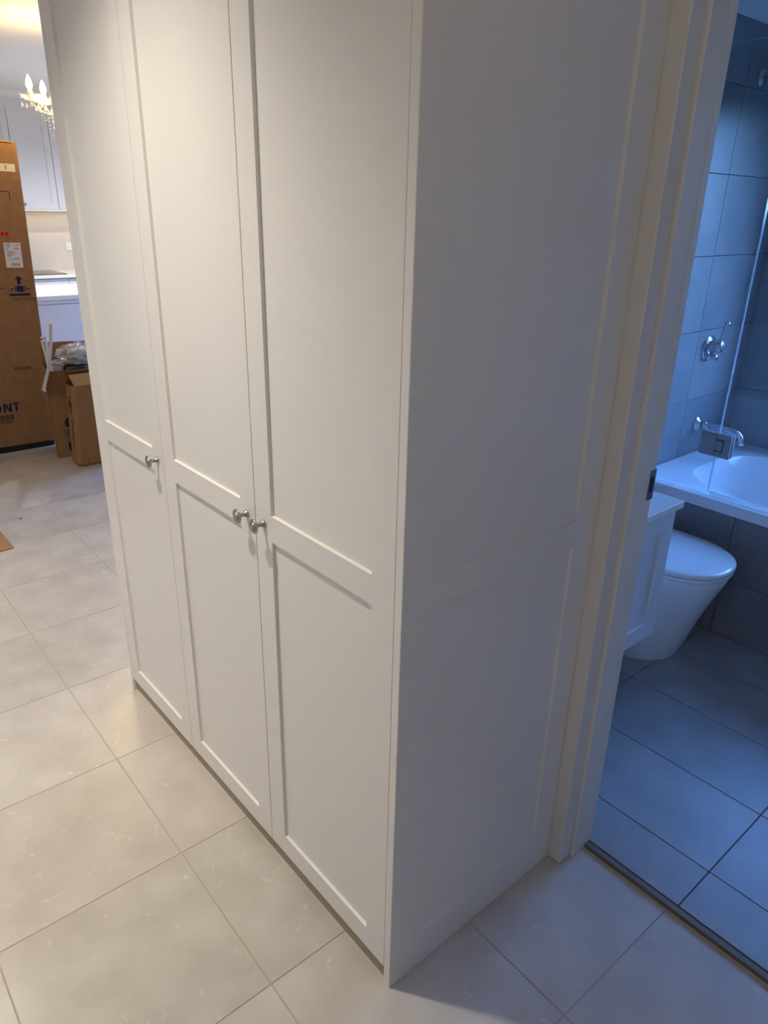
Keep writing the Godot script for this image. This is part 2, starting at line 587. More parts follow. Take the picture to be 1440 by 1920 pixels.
# ---------------------------------------------------------------- doorway
func build_door_frame() -> void:
	var d := frame_node("door_1", "white painted door frame of the bathroom doorway", "door frame")
	var s := box_mesh(Vector3(-0.012, 0.003, -0.602), Vector3(0.0365, 2.098, -0.555), 0.002)
	obj("architrave", s, M.trim, d)
	s = box_mesh(Vector3(0.0, 0.002, -0.686), Vector3(0.0455, 2.08, -0.6015), 0.0018)
	obj("jamb", s, M.trim, d)
	# slim raised bead close to the bathroom edge of the jamb
	s = box_mesh(Vector3(0.0450, 1.15, -0.6862), Vector3(0.0468, 2.03, -0.6675), 0.0004)
	obj("bead", s, M.trim, d)
	obj("jamb", box_mesh(Vector3(0.862, 0.002, -0.686), Vector3(0.90, 2.08, -0.6015), 0.0018), M.trim, d)
	obj("jamb", box_mesh(Vector3(0.0455, 2.04, -0.686), Vector3(0.862, 2.08, -0.6015), 0.0018), M.trim, d)
	obj("architrave", box_mesh(Vector3(0.870, 0.003, -0.602), Vector3(0.94, 2.11, -0.585), 0.002), M.trim, d)
	obj("architrave", box_mesh(Vector3(0.0365, 2.05, -0.602), Vector3(0.870, 2.11, -0.585), 0.002), M.trim, d)
	# strike plate
	var sp := obj("strike_plate", box_mesh(Vector3(0.0452, 1.004, -0.6878), Vector3(0.0468, 1.073, -0.664), 0.0005), M.steel, d)
	sp.set_meta("label", "metal strike plate on the jamb")
	obj("latch_hole", box_mesh(Vector3(0.0466, 1.022, -0.6795), Vector3(0.0470, 1.058, -0.668)), M.black, sp)
	for y in [1.012, 1.066]:
		s = st_new()
		lathe(s, [Vector2(0, 0.0006), Vector2(0.0028, 0.0003), Vector2(0.003, 0)], xform(Vector3(0.0468, y, -0.674), Vector3.RIGHT), 12)
		obj("screw", s, M.steel, sp)
	# metal angle where the hall tiles meet the raised bathroom floor
	s = st_new()
	cb(s, Vector3(0.0455, -0.002, -0.6722), Vector3(0.862, 0.0125, -0.6545), 0.0012)
	var th := obj("trim_2", s, M.alu)
	struct(th, "narrow metal threshold strip between hall and bathroom floor", "threshold")
	obj("sealant", box_mesh(Vector3(0.046, -0.001, -0.6548), Vector3(0.861, 0.0022, -0.6515), 0.0008), M.grout_hall, th)

# ---------------------------------------------------------------- the wardrobe in front
func build_wardrobe() -> void:
	var o := thing("wardrobe", "tall white shaker wardrobe with three doors standing beside the bathroom doorway", "wardrobe")
	var top := 2.44
	var W := 0.45
	var dw := 0.4476
	var hb := 0.0494
	var xr := [-1.3684, -0.9184, -0.4684]
	for k in 3:
		var rs := 0.0012
		var dh := top - hb - 0.004
		var s := shaker(dw, dh, 0.018, 0.0623 - rs, dw - 0.0623 + rs, [[0.0604, 0.9286 - hb], [0.9878 - hb, dh - 0.062]], 0.0068, 0.0014, 0.0009)
		var d := obj("door", s, M.cab, o)
		d.position = Vector3(xr[k] + rs, hb, 0)
		var kx: float = dw - 0.0328 if k < 2 else 0.0328
		knob(d, Vector3(kx, 0.9625 - hb, 0))
	# decorated end panel on the right, plain one on the left
	var D := 0.5545
	var es := shaker(D, top, 0.0182, 0.0623, D - 0.0721, [[0.1066, 0.9286], [0.9878, top - 0.062]], 0.0068, 0.0014, 0.0011)
	var ep := obj("end_panel", es, M.cab, o)
	ep.transform = Transform3D(facing_x(), Vector3(0, 0, 0))
	obj("side_panel", box_mesh(Vector3(-1.385, 0, -0.55), Vector3(-1.3695, top, 0.0), 0.001), M.cab, o)
	obj("carcass", box_mesh(Vector3(-1.3693, 0.052, -0.5555), Vector3(-0.0186, top - 0.002, -0.0195)), M.carcass, o)
	obj("kickboard", box_mesh(Vector3(-1.3693, 0.0, -0.026), Vector3(-0.0186, 0.051, -0.0095)), M.kick_shaded, o)
	obj("filler", box_mesh(Vector3(-1.385, top, -0.55), Vector3(0.0, 2.5, -0.012), 0.001), M.cab, o)

# ---------------------------------------------------------------- bathroom fittings
func super_ring(cx: float, cz: float, ax: float, az: float, y: float, p: float, n := 64) -> Array:
	var r := []
	for k in n:
		var t := TAU * k / n
		var c := cos(t)
		var s := sin(t)
		r.append(Vector3(cx + ax * signf(c) * pow(absf(c), 2.0 / p), y, cz + az * signf(s) * pow(absf(s), 2.0 / p)))
	return r

func rect_ring(x0: float, x1: float, z0: float, z1: float, y: float, n := 64) -> Array:
	var r := []
	var cx := (x0 + x1) / 2
	var cz := (z0 + z1) / 2
	var hx := (x1 - x0) / 2
	var hz := (z1 - z0) / 2
	for k in n:
		var t := TAU * k / n
		var c := cos(t)
		var s := sin(t)
		var m := maxf(absf(c), absf(s))
		r.append(Vector3(cx + hx * c / m, y, cz + hz * s / m))
	return r

func build_bathroom() -> void:
	# bath
	var b := thing("bathtub", "white built-in bathtub against the grey tiled corner", "bathtub")
	var s := st_new()
	var x0 := -0.72
	var x1 := 1.02
	var z0 := -2.80
	var z1 := -1.944
	var yr := 0.563
	var cx := (x0 + x1) / 2 + 0.01
	var cz := (z0 + z1) / 2
	var rings := [rect_ring(x0, x1, z0, z1, 0.522), rect_ring(x0, x1, z0, z1, yr - 0.006), rect_ring(x0 + 0.006, x1 - 0.006, z0 + 0.006, z1 - 0.006, yr)]
	loft(s, rings, false, false, false, [1, 2])
	var ins := [rect_ring(x0 + 0.006, x1 - 0.006, z0 + 0.006, z1 - 0.006, yr), super_ring(cx, cz, 0.755, 0.355, yr, 3.4), super_ring(cx, cz, 0.742, 0.343, yr - 0.008, 3.4), super_ring(cx, cz, 0.725, 0.33, yr - 0.04, 3.3), super_ring(cx, cz, 0.68, 0.30, 0.30, 3.2), super_ring(cx, cz, 0.62, 0.27, 0.175, 3.0), super_ring(cx, cz, 0.54, 0.22, 0.145, 2.8)]
	loft(s, ins, false, true, true, [1])
	obj("tub", s, M.acrylic, b)
	s = st_new()
	lathe(s, [Vector2(0, 0.004), Vector2(0.018, 0.004), Vector2(0.026, 0.002), Vector2(0.027, 0)], xform(Vector3(0.0, 0.146, cz)), 24)
	obj("waste", s, M.chrome, b)
	# tiled apron under the bath
	var ap := obj("wall_bath_apron", box_mesh(Vector3(-0.728, 0.0, -2.0), Vector3(1.02, 0.5215, -1.966)), M.grout_bath)
	struct(ap, "dark grey tiled apron below the bathtub rim", "bath apron")
	var axs := [-0.728, -0.268, 0.332, 0.932, 1.02]
	for c in 4:
		obj("tile", box_mesh(Vector3(axs[c] + 0.0012, 0.014, -1.968), Vector3(axs[c + 1] - 0.0012, 0.2545, -1.957), 0.0007), M.wall_tile[c % 3], ap)
		obj("tile", box_mesh(Vector3(axs[c] + 0.0012, 0.257, -1.968), Vector3(axs[c + 1] - 0.0012, 0.5212, -1.957), 0.0007), M.wall_tile[(c + 1) % 3], ap)
	# glass screen
	var g := thing("shower_screen", "frameless clear glass shower screen standing on the bathtub rim", "shower screen")
	var zg := -1.985
	var gt := 2.105
	obj("fixed_pane", box_mesh(Vector3(-0.7195, 0.5645, zg - 0.004), Vector3(-0.4052, gt, zg + 0.004)), M.screen, g)
	obj("swing_pane", box_mesh(Vector3(-0.4008, 0.575, zg - 0.004), Vector3(0.42, gt, zg + 0.004)), M.screen, g)
	for e in [-0.4046, -0.4014]:
		obj("glass_edge", box_mesh(Vector3(e - 0.0007, 0.575, zg - 0.004), Vector3(e + 0.0007, gt, zg + 0.004)), M.screen_edge_lit, g)
	obj("glass_edge", box_mesh(Vector3(-0.7195, gt - 0.0002, zg - 0.004), Vector3(-0.4095, gt + 0.002, zg + 0.004)), M.screen_edge_lit, g)
	obj("glass_edge", box_mesh(Vector3(-0.3975, gt - 0.0002, zg - 0.004), Vector3(0.42, gt + 0.002, zg + 0.004)), M.screen_edge_lit, g)
	obj("bottom_seal", box_mesh(Vector3(-0.3985, 0.5635, zg - 0.006), Vector3(0.42, 0.579, zg + 0.006), 0.002), M.seal, g)
	for y in [0.724, 1.872]:
		var hn := st_new()
		cb(hn, Vector3(-0.4655, y, zg + 0.004), Vector3(-0.4055, y + 0.09, zg + 0.017), 0.0015)
		cb(hn, Vector3(-0.4655, y, zg - 0.017), Vector3(-0.4055, y + 0.09, zg - 0.004), 0.0015)
		var hm := obj("hinge", hn, M.dark_steel, g)
		hm.set_meta("label", "square grey metal hinge")
		hn = st_new()
		cb(hn, Vector3(-0.4035, y + 0.0675, zg + 0.004), Vector3(-0.347, y + 0.09, zg + 0.017), 0.0015)
		cb(hn, Vector3(-0.4035, y, zg + 0.004), Vector3(-0.347, y + 0.0205, zg + 0.017), 0.0015)
		cb(hn, Vector3(-0.3742, y + 0.0205, zg + 0.004), Vector3(-0.347, y + 0.0675, zg + 0.017), 0.0015)
		cb(hn, Vector3(-0.4035, y, zg - 0.017), Vector3(-0.347, y + 0.09, zg - 0.004), 0.0015)
		obj("hinge_leaf", hn, M.dark_steel, hm)
		obj("hinge_gap", box_mesh(Vector3(-0.4062, y + 0.004, zg - 0.003), Vector3(-0.368, y + 0.086, zg + 0.008)), M.black, hm)  # black slab that paints the dark gaps round the knuckle
		obj("hinge_knuckle", box_mesh(Vector3(-0.4045, y + 0.0235, zg + 0.002), Vector3(-0.3775, y + 0.0645, zg + 0.0165), 0.0015), M.dark_steel, hm)
	# mixer
	var X := Vector3.RIGHT
	var mx := thing("shower_mixer", "chrome shower mixer with upright lever handle on the grey tiled wall", "mixer tap", Vector3(-0.72, 1.042, -2.425))
	s = st_new()
	lathe(s, [Vector2(0, 0), Vector2(0.054, 0), Vector2(0.055, 0.003), Vector2(0.052, 0.007), Vector2(0.044, 0.009), Vector2(0.040, 0.012), Vector2(0, 0.012)], xform(Vector3.ZERO, X), 36)
	obj("wall_plate", s, M.chrome, mx)
	s = st_new()
	lathe(s, [Vector2(0.032, -0.003), Vector2(0.026, 0.004), Vector2(0.0255, 0.030), Vector2(0.0268, 0.031), Vector2(0.0268, 0.054), Vector2(0.022, 0.060), Vector2(0.014, 0.062), Vector2(0.013, 0.066), Vector2(0, 0.068)], xform(Vector3(0, 0.014, 0), X), 28)
	obj("body", s, M.chrome, mx)
	s = st_new()
	tube(s, [Vector3(0.046, 0.034, 0), Vector3(0.050, 0.052, 0), Vector3(0.053, 0.075, 0), Vector3(0.056, 0.098, 0), Vector3(0.062, 0.110, 0)], [0.009, 0.0072, 0.0066, 0.0078, 0.010], 14)
	lathe(s, [Vector2(0, -0.010), Vector2(0.007, -0.009), Vector2(0.0115, -0.002), Vector2(0.0115, 0.003), Vector2(0.007, 0.009), Vector2(0, 0.011)], xform(Vector3(0.063, 0.112, 0), Vector3(1, 0.5, 0)), 16)
	obj("lever", s, M.chrome, mx)
	s = st_new()
	lathe(s, [Vector2(0.018, 0.010), Vector2(0.015, 0.014), Vector2(0.0125, 0.018), Vector2(0.0125, 0.044), Vector2(0.010, 0.046), Vector2(0, 0.046)], xform(Vector3(0, -0.034, 0), X), 22)
	obj("diverter_knob", s, M.chrome, mx)
	# spout
	var sp := thing("bath_spout", "curved chrome bath spout projecting from the wall above the bathtub", "bath spout", Vector3(-0.72, 0.701, -2.455))
	s = st_new()
	lathe(s, [Vector2(0, 0), Vector2(0.031, 0), Vector2(0.032, 0.003), Vector2(0.027, 0.008), Vector2(0.017, 0.012), Vector2(0.012, 0.018), Vector2(0.016, 0.026), Vector2(0.019, 0.034), Vector2(0.017, 0.042), Vector2(0.012, 0.047), Vector2(0.015, 0.050), Vector2(0.015, 0.054), Vector2(0.0125, 0.057)], xform(Vector3.ZERO, X), 28)
	obj("flange", s, M.chrome, sp)
	s = st_new()
	tube(s, [Vector3(0.055, 0, 0), Vector3(0.10, 0.002, 0), Vector3(0.145, 0.003, 0), Vector3(0.170, 0.000, 0), Vector3(0.190, -0.008, 0), Vector3(0.203, -0.020, 0), Vector3(0.208, -0.035, 0), Vector3(0.209, -0.046, 0)], [0.0115, 0.0125, 0.0135, 0.0135, 0.0135, 0.013, 0.0125, 0.013], 16)
	lathe(s, [Vector2(0.0125, 0), Vector2(0.0165, -0.002), Vector2(0.0165, -0.006), Vector2(0.012, -0.008), Vector2(0, -0.008)], xform(Vector3(0.209, -0.045, 0)), 20)
	obj("spout_arm", s, M.chrome, sp)
	# shower arm
	var sa := thing("wall_shower", "chrome shower arm with round wall flange high above the bath spout", "shower", Vector3(-0.72, 2.060, -2.435))
	s = st_new()
	lathe(s, [Vector2(0, 0), Vector2(0.031, 0), Vector2(0.032, 0.003), Vector2(0.028, 0.007), Vector2(0.016, 0.010), Vector2(0.012, 0.012)], xform(Vector3.ZERO, X), 28)
	obj("flange", s, M.chrome, sa)
	s = st_new()
	tube(s, [Vector3(0.008, 0, 0), Vector3(0.2, 0, 0), Vector3(0.33, 0.0, 0), Vector3(0.36, -0.01, 0), Vector3(0.375, -0.035, 0), Vector3(0.378, -0.06, 0)], 0.0125, 14)
	obj("arm", s, M.chrome, sa)
	s = st_new()
	lathe(s, [Vector2(0.012, 0), Vector2(0.018, -0.012), Vector2(0.08, -0.02), Vector2(0.1, -0.026), Vector2(0.1, -0.032), Vector2(0, -0.033)], xform(Vector3(0.378, -0.06, 0)), 32)
	obj("shower_head", s, M.chrome, sa)
	build_toilet()
	build_vanity()

func egg(xb: float, xt: float, hw: float, cz: float, y: float, xm: float, n := 48) -> Array:
	# closed outline: straight back at xb, sides to xm, then an egg-shaped nose to xt
	var r := []
	for k in n:
		var t := -PI / 2 + PI * k / (n - 1)
		var c := cos(t)
		var sn := sin(t)
		r.append(Vector3(xm + (xt - xm) * pow(maxf(c, 0.0), 0.92), y, cz + hw * signf(sn) * pow(absf(sn), 0.9)))
	r.append(Vector3(xb + 0.02, y, cz + hw * 0.97))
	r.append(Vector3(xb, y, cz + hw * 0.9))
	r.append(Vector3(xb, y, cz - hw * 0.9))
	r.append(Vector3(xb + 0.02, y, cz - hw * 0.97))
	return r

func build_toilet() -> void:
	var cz := -1.688
	var t := thing("toilet", "white back-to-wall toilet with closed lid between vanity and bathtub", "toilet")
	var s := st_new()
	var xb := -0.719
	var R := []
	for q in [[0.013, -0.272, 0.164, -0.44], [0.022, -0.268, 0.167, -0.44], [0.08, -0.252, 0.169, -0.43], [0.18, -0.222, 0.172, -0.41], [0.28, -0.185, 0.171, -0.39], [0.36, -0.152, 0.176, -0.375], [0.384, -0.146, 0.178, -0.37], [0.390, -0.150, 0.174, -0.37]]:
		R.append(egg(xb, q[1], q[2], cz, q[0], q[3]))
	loft(s, R, true, true)
	obj("pan", s, M.porcelain, t)
	s = st_new()
	R = []
	for q in [[0.3925, 0.006], [0.395, 0.0], [0.405, 0.0], [0.407, 0.003]]:
		R.append(egg(-0.66, -0.138 - q[1], 0.184 - q[1], cz, q[0], -0.37))
	loft(s, R, true, true)
	obj("seat", s, M.porcelain, t)
	s = st_new()
	R = []
	for q in [[0.409, 0.003], [0.411, 0.0], [0.424, 0.0], [0.428, 0.0025], [0.4295, 0.007], [0.431, 0.05], [0.432, 0.12]]:
		R.append(egg(-0.66 + q[1] * 0.5, -0.136 - q[1], 0.186 - q[1], cz, q[0], -0.37))
	loft(s, R, true, true)
	obj("lid", s, M.porcelain, t)

func build_vanity() -> void:
	var v := thing("vanity", "white wall-hung shaker vanity half hidden by the door jamb", "vanity")
	var z1 := -1.235
	var z0 := -0.72
	obj("cabinet", box_mesh(Vector3(-0.719, 0.345, z1), Vector3(-0.174, 0.778, z0), 0.001), M.kitchen, v)
	var w := z0 - z1 - 0.004
	var d := obj("door", shaker(w, 0.428, 0.018, 0.05, w - 0.058, [[0.055, 0.372]], 0.0065, 0.0014, 0.001), M.kitchen, v)
	d.transform = Transform3D(facing_x(), Vector3(-0.155, 0.346, z0 - 0.002))
	obj("benchtop", box_mesh(Vector3(-0.719, 0.778, -1.249), Vector3(-0.142, 0.80, -0.70), 0.0015), M.stone, v)
	var s := st_new()
	lathe(s, [Vector2(0.10, 0.0), Vector2(0.19, 0.10), Vector2(0.195, 0.12), Vector2(0.19, 0.122), Vector2(0.175, 0.11), Vector2(0.08, 0.02), Vector2(0, 0.018)], xform(Vector3(-0.42, 0.80, -0.93)), 32)
	obj("basin", s, M.porcelain, v)

# ---------------------------------------------------------------- kitchen far on the left
func build_kitchen() -> void:
	# wall cabinets
	var zj := [-2.60, -2.237, -1.877, -1.517, -1.157, -0.797, -0.437]
	var labels := ["white kitchen wall cabinet third right of the tall carton", "white kitchen wall cabinet at the right edge, cut off by the wardrobe", "white kitchen wall cabinet whose lower corner knob shows right of the tall carton", "white kitchen wall cabinet showing only above the tall carton", "white kitchen wall cabinet hidden left behind the tall carton", "white kitchen wall cabinet furthest left behind the tall carton"]
	for k in range(1, 5):
		var c := thing("wall_cabinet", labels[k], "cabinet", Vector3(-7.6, 1.49, zj[k + 1]), "kitchen wall cabinets")
		var w: float = zj[k + 1] - zj[k]
		obj("body", box_mesh(Vector3(0.0, 0.0, -w + 0.001), Vector3(0.33, 0.876, -0.001)), M.kitchen, c)
		var d := obj("door", shaker(w - 0.004, 0.874, 0.019, 0.055, w - 0.062, [[0.062, 0.81]], 0.0065, 0.0014, 0.0012), M.kitchen, c)
		d.transform = Transform3D(facing_x(), Vector3(0.35, 0.002, -0.002))
		knob(d, Vector3(0.034 if k != 1 else w - 0.038, 0.046, 0.0), 1.05)
	# LED strip under them
	var ls := thing("led_strip", "glowing LED strip under the kitchen wall cabinets", "strip light", Vector3(-7.45, 1.484, -1.5))
	obj("channel", box_mesh(Vector3(-0.012, 0.0, -1.1), Vector3(0.012, 0.006, 1.06)), M.white_plastic, ls)
	obj("diffuser", box_mesh(Vector3(-0.009, -0.003, -1.1), Vector3(0.009, 0.0, 1.06)), M.led, ls)
	for z in [-2.25, -1.75, -1.25]:
		var al := AreaLight3D.new()
		al.name = "led_light"
		al.area_size = Vector2(0.02, 0.5)
		al.light_color = Color(1.0, 0.90, 0.72)
		al.light_energy = 0.05
		al.area_range = 12.0
		al.shadow_enabled = true
		al.position = Vector3(-7.45, 1.478, z)
		al.rotation = Vector3(-PI / 2, 0, 0)
		add_child(al, true)
	# splashback, outlet
	struct(obj("trim_5", box_mesh(Vector3(-7.6, 0.90, -3.2), Vector3(-7.588, 1.49, 0.6), 0.001), M.splash), "plain pale stone splashback under the wall cabinets", "splashback")
	var po := thing("power_outlet", "white power outlet on the kitchen splashback beside the wardrobe edge", "power outlet", Vector3(-7.588, 1.13, -2.055))
	obj("plate", box_mesh(Vector3(0, -0.038, -0.058), Vector3(0.009, 0.038, 0.058), 0.003), M.white_plastic, po)
	for z in [-0.03, 0.03]:
		obj("rocker", box_mesh(Vector3(0.008, 0.014, z - 0.006), Vector3(0.012, 0.028, z + 0.006), 0.001), M.white_plastic, po)
		for q in [-0.007, 0.007]:
			obj("socket_slot", box_mesh(Vector3(0.0088, -0.012, z + q - 0.001), Vector3(0.0093, -0.004, z + q + 0.001)), M.black, po)
		obj("socket_slot", box_mesh(Vector3(0.0088, -0.026, z - 0.001), Vector3(0.0093, -0.018, z + 0.001)), M.black, po)
	# base cabinets
	var zb := [-2.60, -1.776, -0.90, -0.2]
	var bl := ["white kitchen base cabinet right of the cooktop", "white kitchen base cabinet below the cooktop", "white kitchen base cabinet left of the cooktop"]
	for k in 3:
		var c := thing("base_cabinet", bl[k], "cabinet", Vector3(-7.588, 0, zb[k + 1]), "kitchen base cabinets")
		var w: float = zb[k + 1] - zb[k]
		obj("body", box_mesh(Vector3(0.0, 0.1, -w + 0.001), Vector3(0.61, 0.875, -0.001)), M.kitchen, c)
		obj("kickboard", box_mesh(Vector3(0.1, 0.0, -w + 0.001), Vector3(0.57, 0.1, -0.001)), M.kick_shaded, c)
		for q in [[0.642, 0.866], [0.372, 0.638], [0.102, 0.368]]:
			var dr := obj("drawer", shaker(w - 0.004, q[1] - q[0], 0.019, 0.055, w - 0.059, [[0.05, q[1] - q[0] - 0.05]], 0.0065), M.kitchen, c)
			dr.transform = Transform3D(facing_x(), Vector3(0.63, q[0], -0.002))
			knob(dr, Vector3(w / 2, (q[1] - q[0]) / 2, 0), 1.05)
	tag(obj("worktop", box_mesh(Vector3(-7.588, 0.876, -2.6), Vector3(-6.93, 0.90, 0.2), 0.002), M.stone), "long white stone worktop running under the splashback", "worktop")
	var ck := thing("cooktop", "flat dark glass cooktop let into the kitchen worktop", "cooktop", Vector3(-7.3, 0.90, -1.35))
	obj("glass", box_mesh(Vector3(-0.26, 0.0, -0.45), Vector3(0.245, 0.006, 0.45), 0.002), M.cooktop, ck)
	for q in [[-0.11, -0.25, 0.1], [0.1, -0.25, 0.075], [-0.11, 0.2, 0.075], [0.1, 0.2, 0.1]]:
		var zr := st_new()
		lathe(zr, [Vector2(q[2] - 0.002, 0.0062), Vector2(q[2], 0.0064), Vector2(q[2] + 0.002, 0.0062)], xform(Vector3(q[0], 0, q[1])), 32)
		obj("cooking_zone", zr, M.print_grey, ck)
	# island
	var il := thing("kitchen_island", "white kitchen island bench behind the cartons", "kitchen island", Vector3(-5.65, 0, -1.5))
	obj("body", box_mesh(Vector3(-0.39, 0.0, -1.1), Vector3(0.375, 0.868, 1.1)), M.kitchen, il)
	obj("panel", box_mesh(Vector3(0.373, 0.0, -1.1), Vector3(0.395, 0.834, 1.1), 0.0015), M.kitchen, il)
	obj("rail", box_mesh(Vector3(0.373, 0.8385, -1.1), Vector3(0.395, 0.868, 1.1), 0.0015), M.kitchen, il)
	obj("benchtop", box_mesh(Vector3(-0.43, 0.868, -1.13), Vector3(0.405, 0.902, 1.13), 0.002), M.stone, il)

# ---------------------------------------------------------------- cartons
func card(s: SurfaceTool, a: Vector3, b: Vector3, c: Vector3, d: Vector3, t := 0.004) -> void:
	var n := (b - a).cross(d - a).normalized() * t
	quad(s, a, b, c, d, -n)
	quad(s, a + n, b + n, c + n, d + n, n)
	var p := [a, b, c, d]
	var m := (a + b + c + d) / 4
	for k in 4:
		var u: Vector3 = p[k]
		var v: Vector3 = p[(k + 1) % 4]
		quad(s, u, v, v + n, u + n, (u + v) / 2 - m)

func build_boxes() -> void:
	# tall carton
	var o := thing("tall_carton", "very tall brown appliance carton printed FRONT at the left edge", "carton", Vector3(-4.385, 0.0, -0.694))
	o.rotation.x = -1.35 * TD
	var w := 0.78
	var h := 1.918
	var s := st_new()
	cb(s, Vector3(-0.70, 0.035, -0.014), Vector3(0.0, h - 0.02, w), 0.006)
	obj("body", s, M.card, o)
	# slightly bulged lid with a drooping corner
	s = st_new()
	var rings := []
	for q in [[h - 0.03, 0.0], [h - 0.012, 0.001], [h - 0.003, 0.012], [h + 0.001, 0.06]]:
		var r := []
		for k in [[-0.70, -0.014], [-0.35, -0.014], [-0.06, -0.014], [0.0, 0.016], [0.0, w * 0.5], [0.0, w - 0.03], [-0.06, w], [-0.35, w], [-0.70, w]]:
			r.append(Vector3(clampf(k[0], -0.70 + q[1], -q[1] + 0.001), q[0] - (0.012 if (k[1] < 0.04 and k[0] > -0.2 and q[0] > h - 0.02) else 0.0), clampf(k[1], q[1] - 0.014, w - q[1])))
		rings.append(r)
	loft(s, rings, false, true)
	obj("lid", s, M.card, o)
	obj("base", box_mesh(Vector3(-0.68, -0.002, -0.002), Vector3(-0.010, 0.036, w - 0.012)), M.black, o)
	# paper labels and print on the side that faces the hall
	var e := 0.0008
	s = st_new()
	cb(s, Vector3(0.0, 1.732, 0.013), Vector3(e * 2, 1.775, 0.24))
	var l1 := obj("torn_label", s, M.paper_cream, o)
	l1.set_meta("label", "torn cream label strip")
	for q in [[0.159, 1.738, 0.191, 1.758], [0.099, 1.748, 0.139, 1.770], [0.061, 1.742, 0.073, 1.768], [0.20, 1.745, 0.225, 1.765]]:
		s = st_new()
		for k in 5:
			var z: float = lerpf(q[0], q[2], k / 5.0)
			cb(s, Vector3(e * 2, q[1], z), Vector3(e * 2 + 0.0003, q[3], z + (q[2] - q[0]) / 9.0))
		obj("label_print", s, M.print_grey, l1)
	var pl := obj("pink_label", box_mesh(Vector3(0.0, 1.366, 0.099), Vector3(e * 2, 1.390, 0.20)), M.pink, o)
	pl.set_meta("label", "pink sticker")
	text_on(pl, "label_print", "B|B", Vector3(e * 2 + 0.0002, 1.378, 0.127), 0.017, M.print_black, PI / 2, 0.0, 800)
	var wl := obj("shipping_label", box_mesh(Vector3(0.0, 1.180, 0.044), Vector3(e * 2, 1.327, 0.142)), M.paper, o)
	wl.set_meta("label", "white shipping label")
	text_on(wl, "label_print", "F1V8", Vector3(e * 2 + 0.0002, 1.316, 0.122), 0.009, M.print_black, PI / 2, 0.0, 800)
	s = st_new()
	var x := e * 2
	for q in [[0.070, 1.305, 0.098], [0.074, 1.299, 0.092], [0.084, 1.293, 0.1], [0.080, 1.286, 0.1], [0.056, 1.277, 0.094], [0.040, 1.269, 0.088], [0.058, 1.264, 0.096], [0.050, 1.256, 0.096], [0.066, 1.250, 0.094], [0.072, 1.242, 0.088], [0.028, 1.236, 0.056], [0.016, 1.232, 0.056], [0.030, 1.224, 0.054], [0.056, 1.228, 0.086], [0.016, 1.318, 0.034], [0.014, 1.311, 0.048], [0.030, 1.301, 0.038]]:
		cb(s, Vector3(x, q[1] - 0.0012, q[0] + 0.036), Vector3(x + 0.0003, q[1] + 0.0012, q[2] + 0.036))
	for b in [[0.020, 1.288, 0.050, 1.297, 13], [0.026, 1.189, 0.076, 1.207, 17]]:
		for k in int(b[4]):
			var z: float = lerpf(b[0], b[2], k / float(b[4])) + 0.036
			cb(s, Vector3(x, b[1], z), Vector3(x + 0.0003, b[3], z + (b[2] - b[0]) / b[4] * [0.5, 0.75, 0.35][k % 3]))
	obj("label_print", s, M.print_grey, wl)
	# handling mark: arrow, clamped block, bar, and text below
	s = st_new()
	var A := func(pts: Array) -> void:
		var c := Vector2.ZERO
		for p in pts:
			c += p / pts.size()
		for k in pts.size():
			var p: Vector2 = pts[k]
			var q: Vector2 = pts[(k + 1) % pts.size()]
			tri(s, Vector3(0.0008, c.y, c.x), Vector3(0.0008, p.y, p.x), Vector3(0.0008, q.y, q.x), Vector3.RIGHT)
	A.call([Vector2(0.0830, 1.130), Vector2(0.1070, 1.108), Vector2(0.0590, 1.108)])
	cb(s, Vector3(0.0, 1.078, 0.0750), Vector3(0.0008, 1.109, 0.0930))
	cb(s, Vector3(0.0, 1.034, 0.0610), Vector3(0.0008, 1.069, 0.1030))
	cb(s, Vector3(0.0, 1.034, 0.1080), Vector3(0.0008, 1.069, 0.1140))
	cb(s, Vector3(0.0, 1.034, 0.0490), Vector3(0.0008, 1.069, 0.0550))
	A.call([Vector2(0.1210, 1.051), Vector2(0.1310, 1.042), Vector2(0.1310, 1.060)])
	cb(s, Vector3(0.0, 1.0485, 0.1300), Vector3(0.0008, 1.0535, 0.1410))
	A.call([Vector2(0.0430, 1.051), Vector2(0.0330, 1.042), Vector2(0.0330, 1.060)])
	cb(s, Vector3(0.0, 1.0485, 0.0230), Vector3(0.0008, 1.0535, 0.0340))
	cb(s, Vector3(0.0, 1.008, 0.0245), Vector3(0.0008, 1.023, 0.1490))
	obj("handling_mark", s, M.print_navy, o)
	text_on(o, "load_text", "max. 1000 kg", Vector3(0.0004, 0.988, 0.064), 0.018, M.print_black)
	# printed corner angle, dash and creases
	s = st_new()
	cb(s, Vector3(0.0, 1.617, 0.066), Vector3(0.0006, 1.6215, 0.117))
	cb(s, Vector3(0.0, 1.570, 0.064), Vector3(0.0006, 1.6215, 0.068))
	obj("corner_mark", s, M.print_black, o)
	obj("dash_mark", box_mesh(Vector3(0.0, 1.051, 0.175), Vector3(0.0006, 1.055, 0.33)), M.print_black, o)
	s = st_new()
	cb(s, Vector3(-0.004, 0.541, 0.085), Vector3(0.0006, 0.558, 0.189))
	obj("hand_slot", s, M.card_dark, o)
	text_on(o, "front_text", "FRONT", Vector3(0.0004, 0.298, 0.321), 0.058, M.print_navy, PI / 2, 0.0, 800)
	s = st_new()
	for k in 46:
		var z := 0.234 + k * 0.0048
		cb(s, Vector3(0.0, 0.218, z), Vector3(0.0006, 0.252, z + [0.0016, 0.003, 0.0022, 0.0036][(k * 7 + k / 3) % 4]))
	obj("barcode", s, M.print_black, o)
	text_on(o, "barcode_digits", "4242006265880", Vector3(0.0004, 0.203, 0.336), 0.019, M.print_black)

	# open carton
	var c := thing("open_carton", "open brown carton full of plastic packaging right of the tall carton", "carton", Vector3(-4.085, 0.0, -0.620))
	c.rotation.y = -14.0 * TD
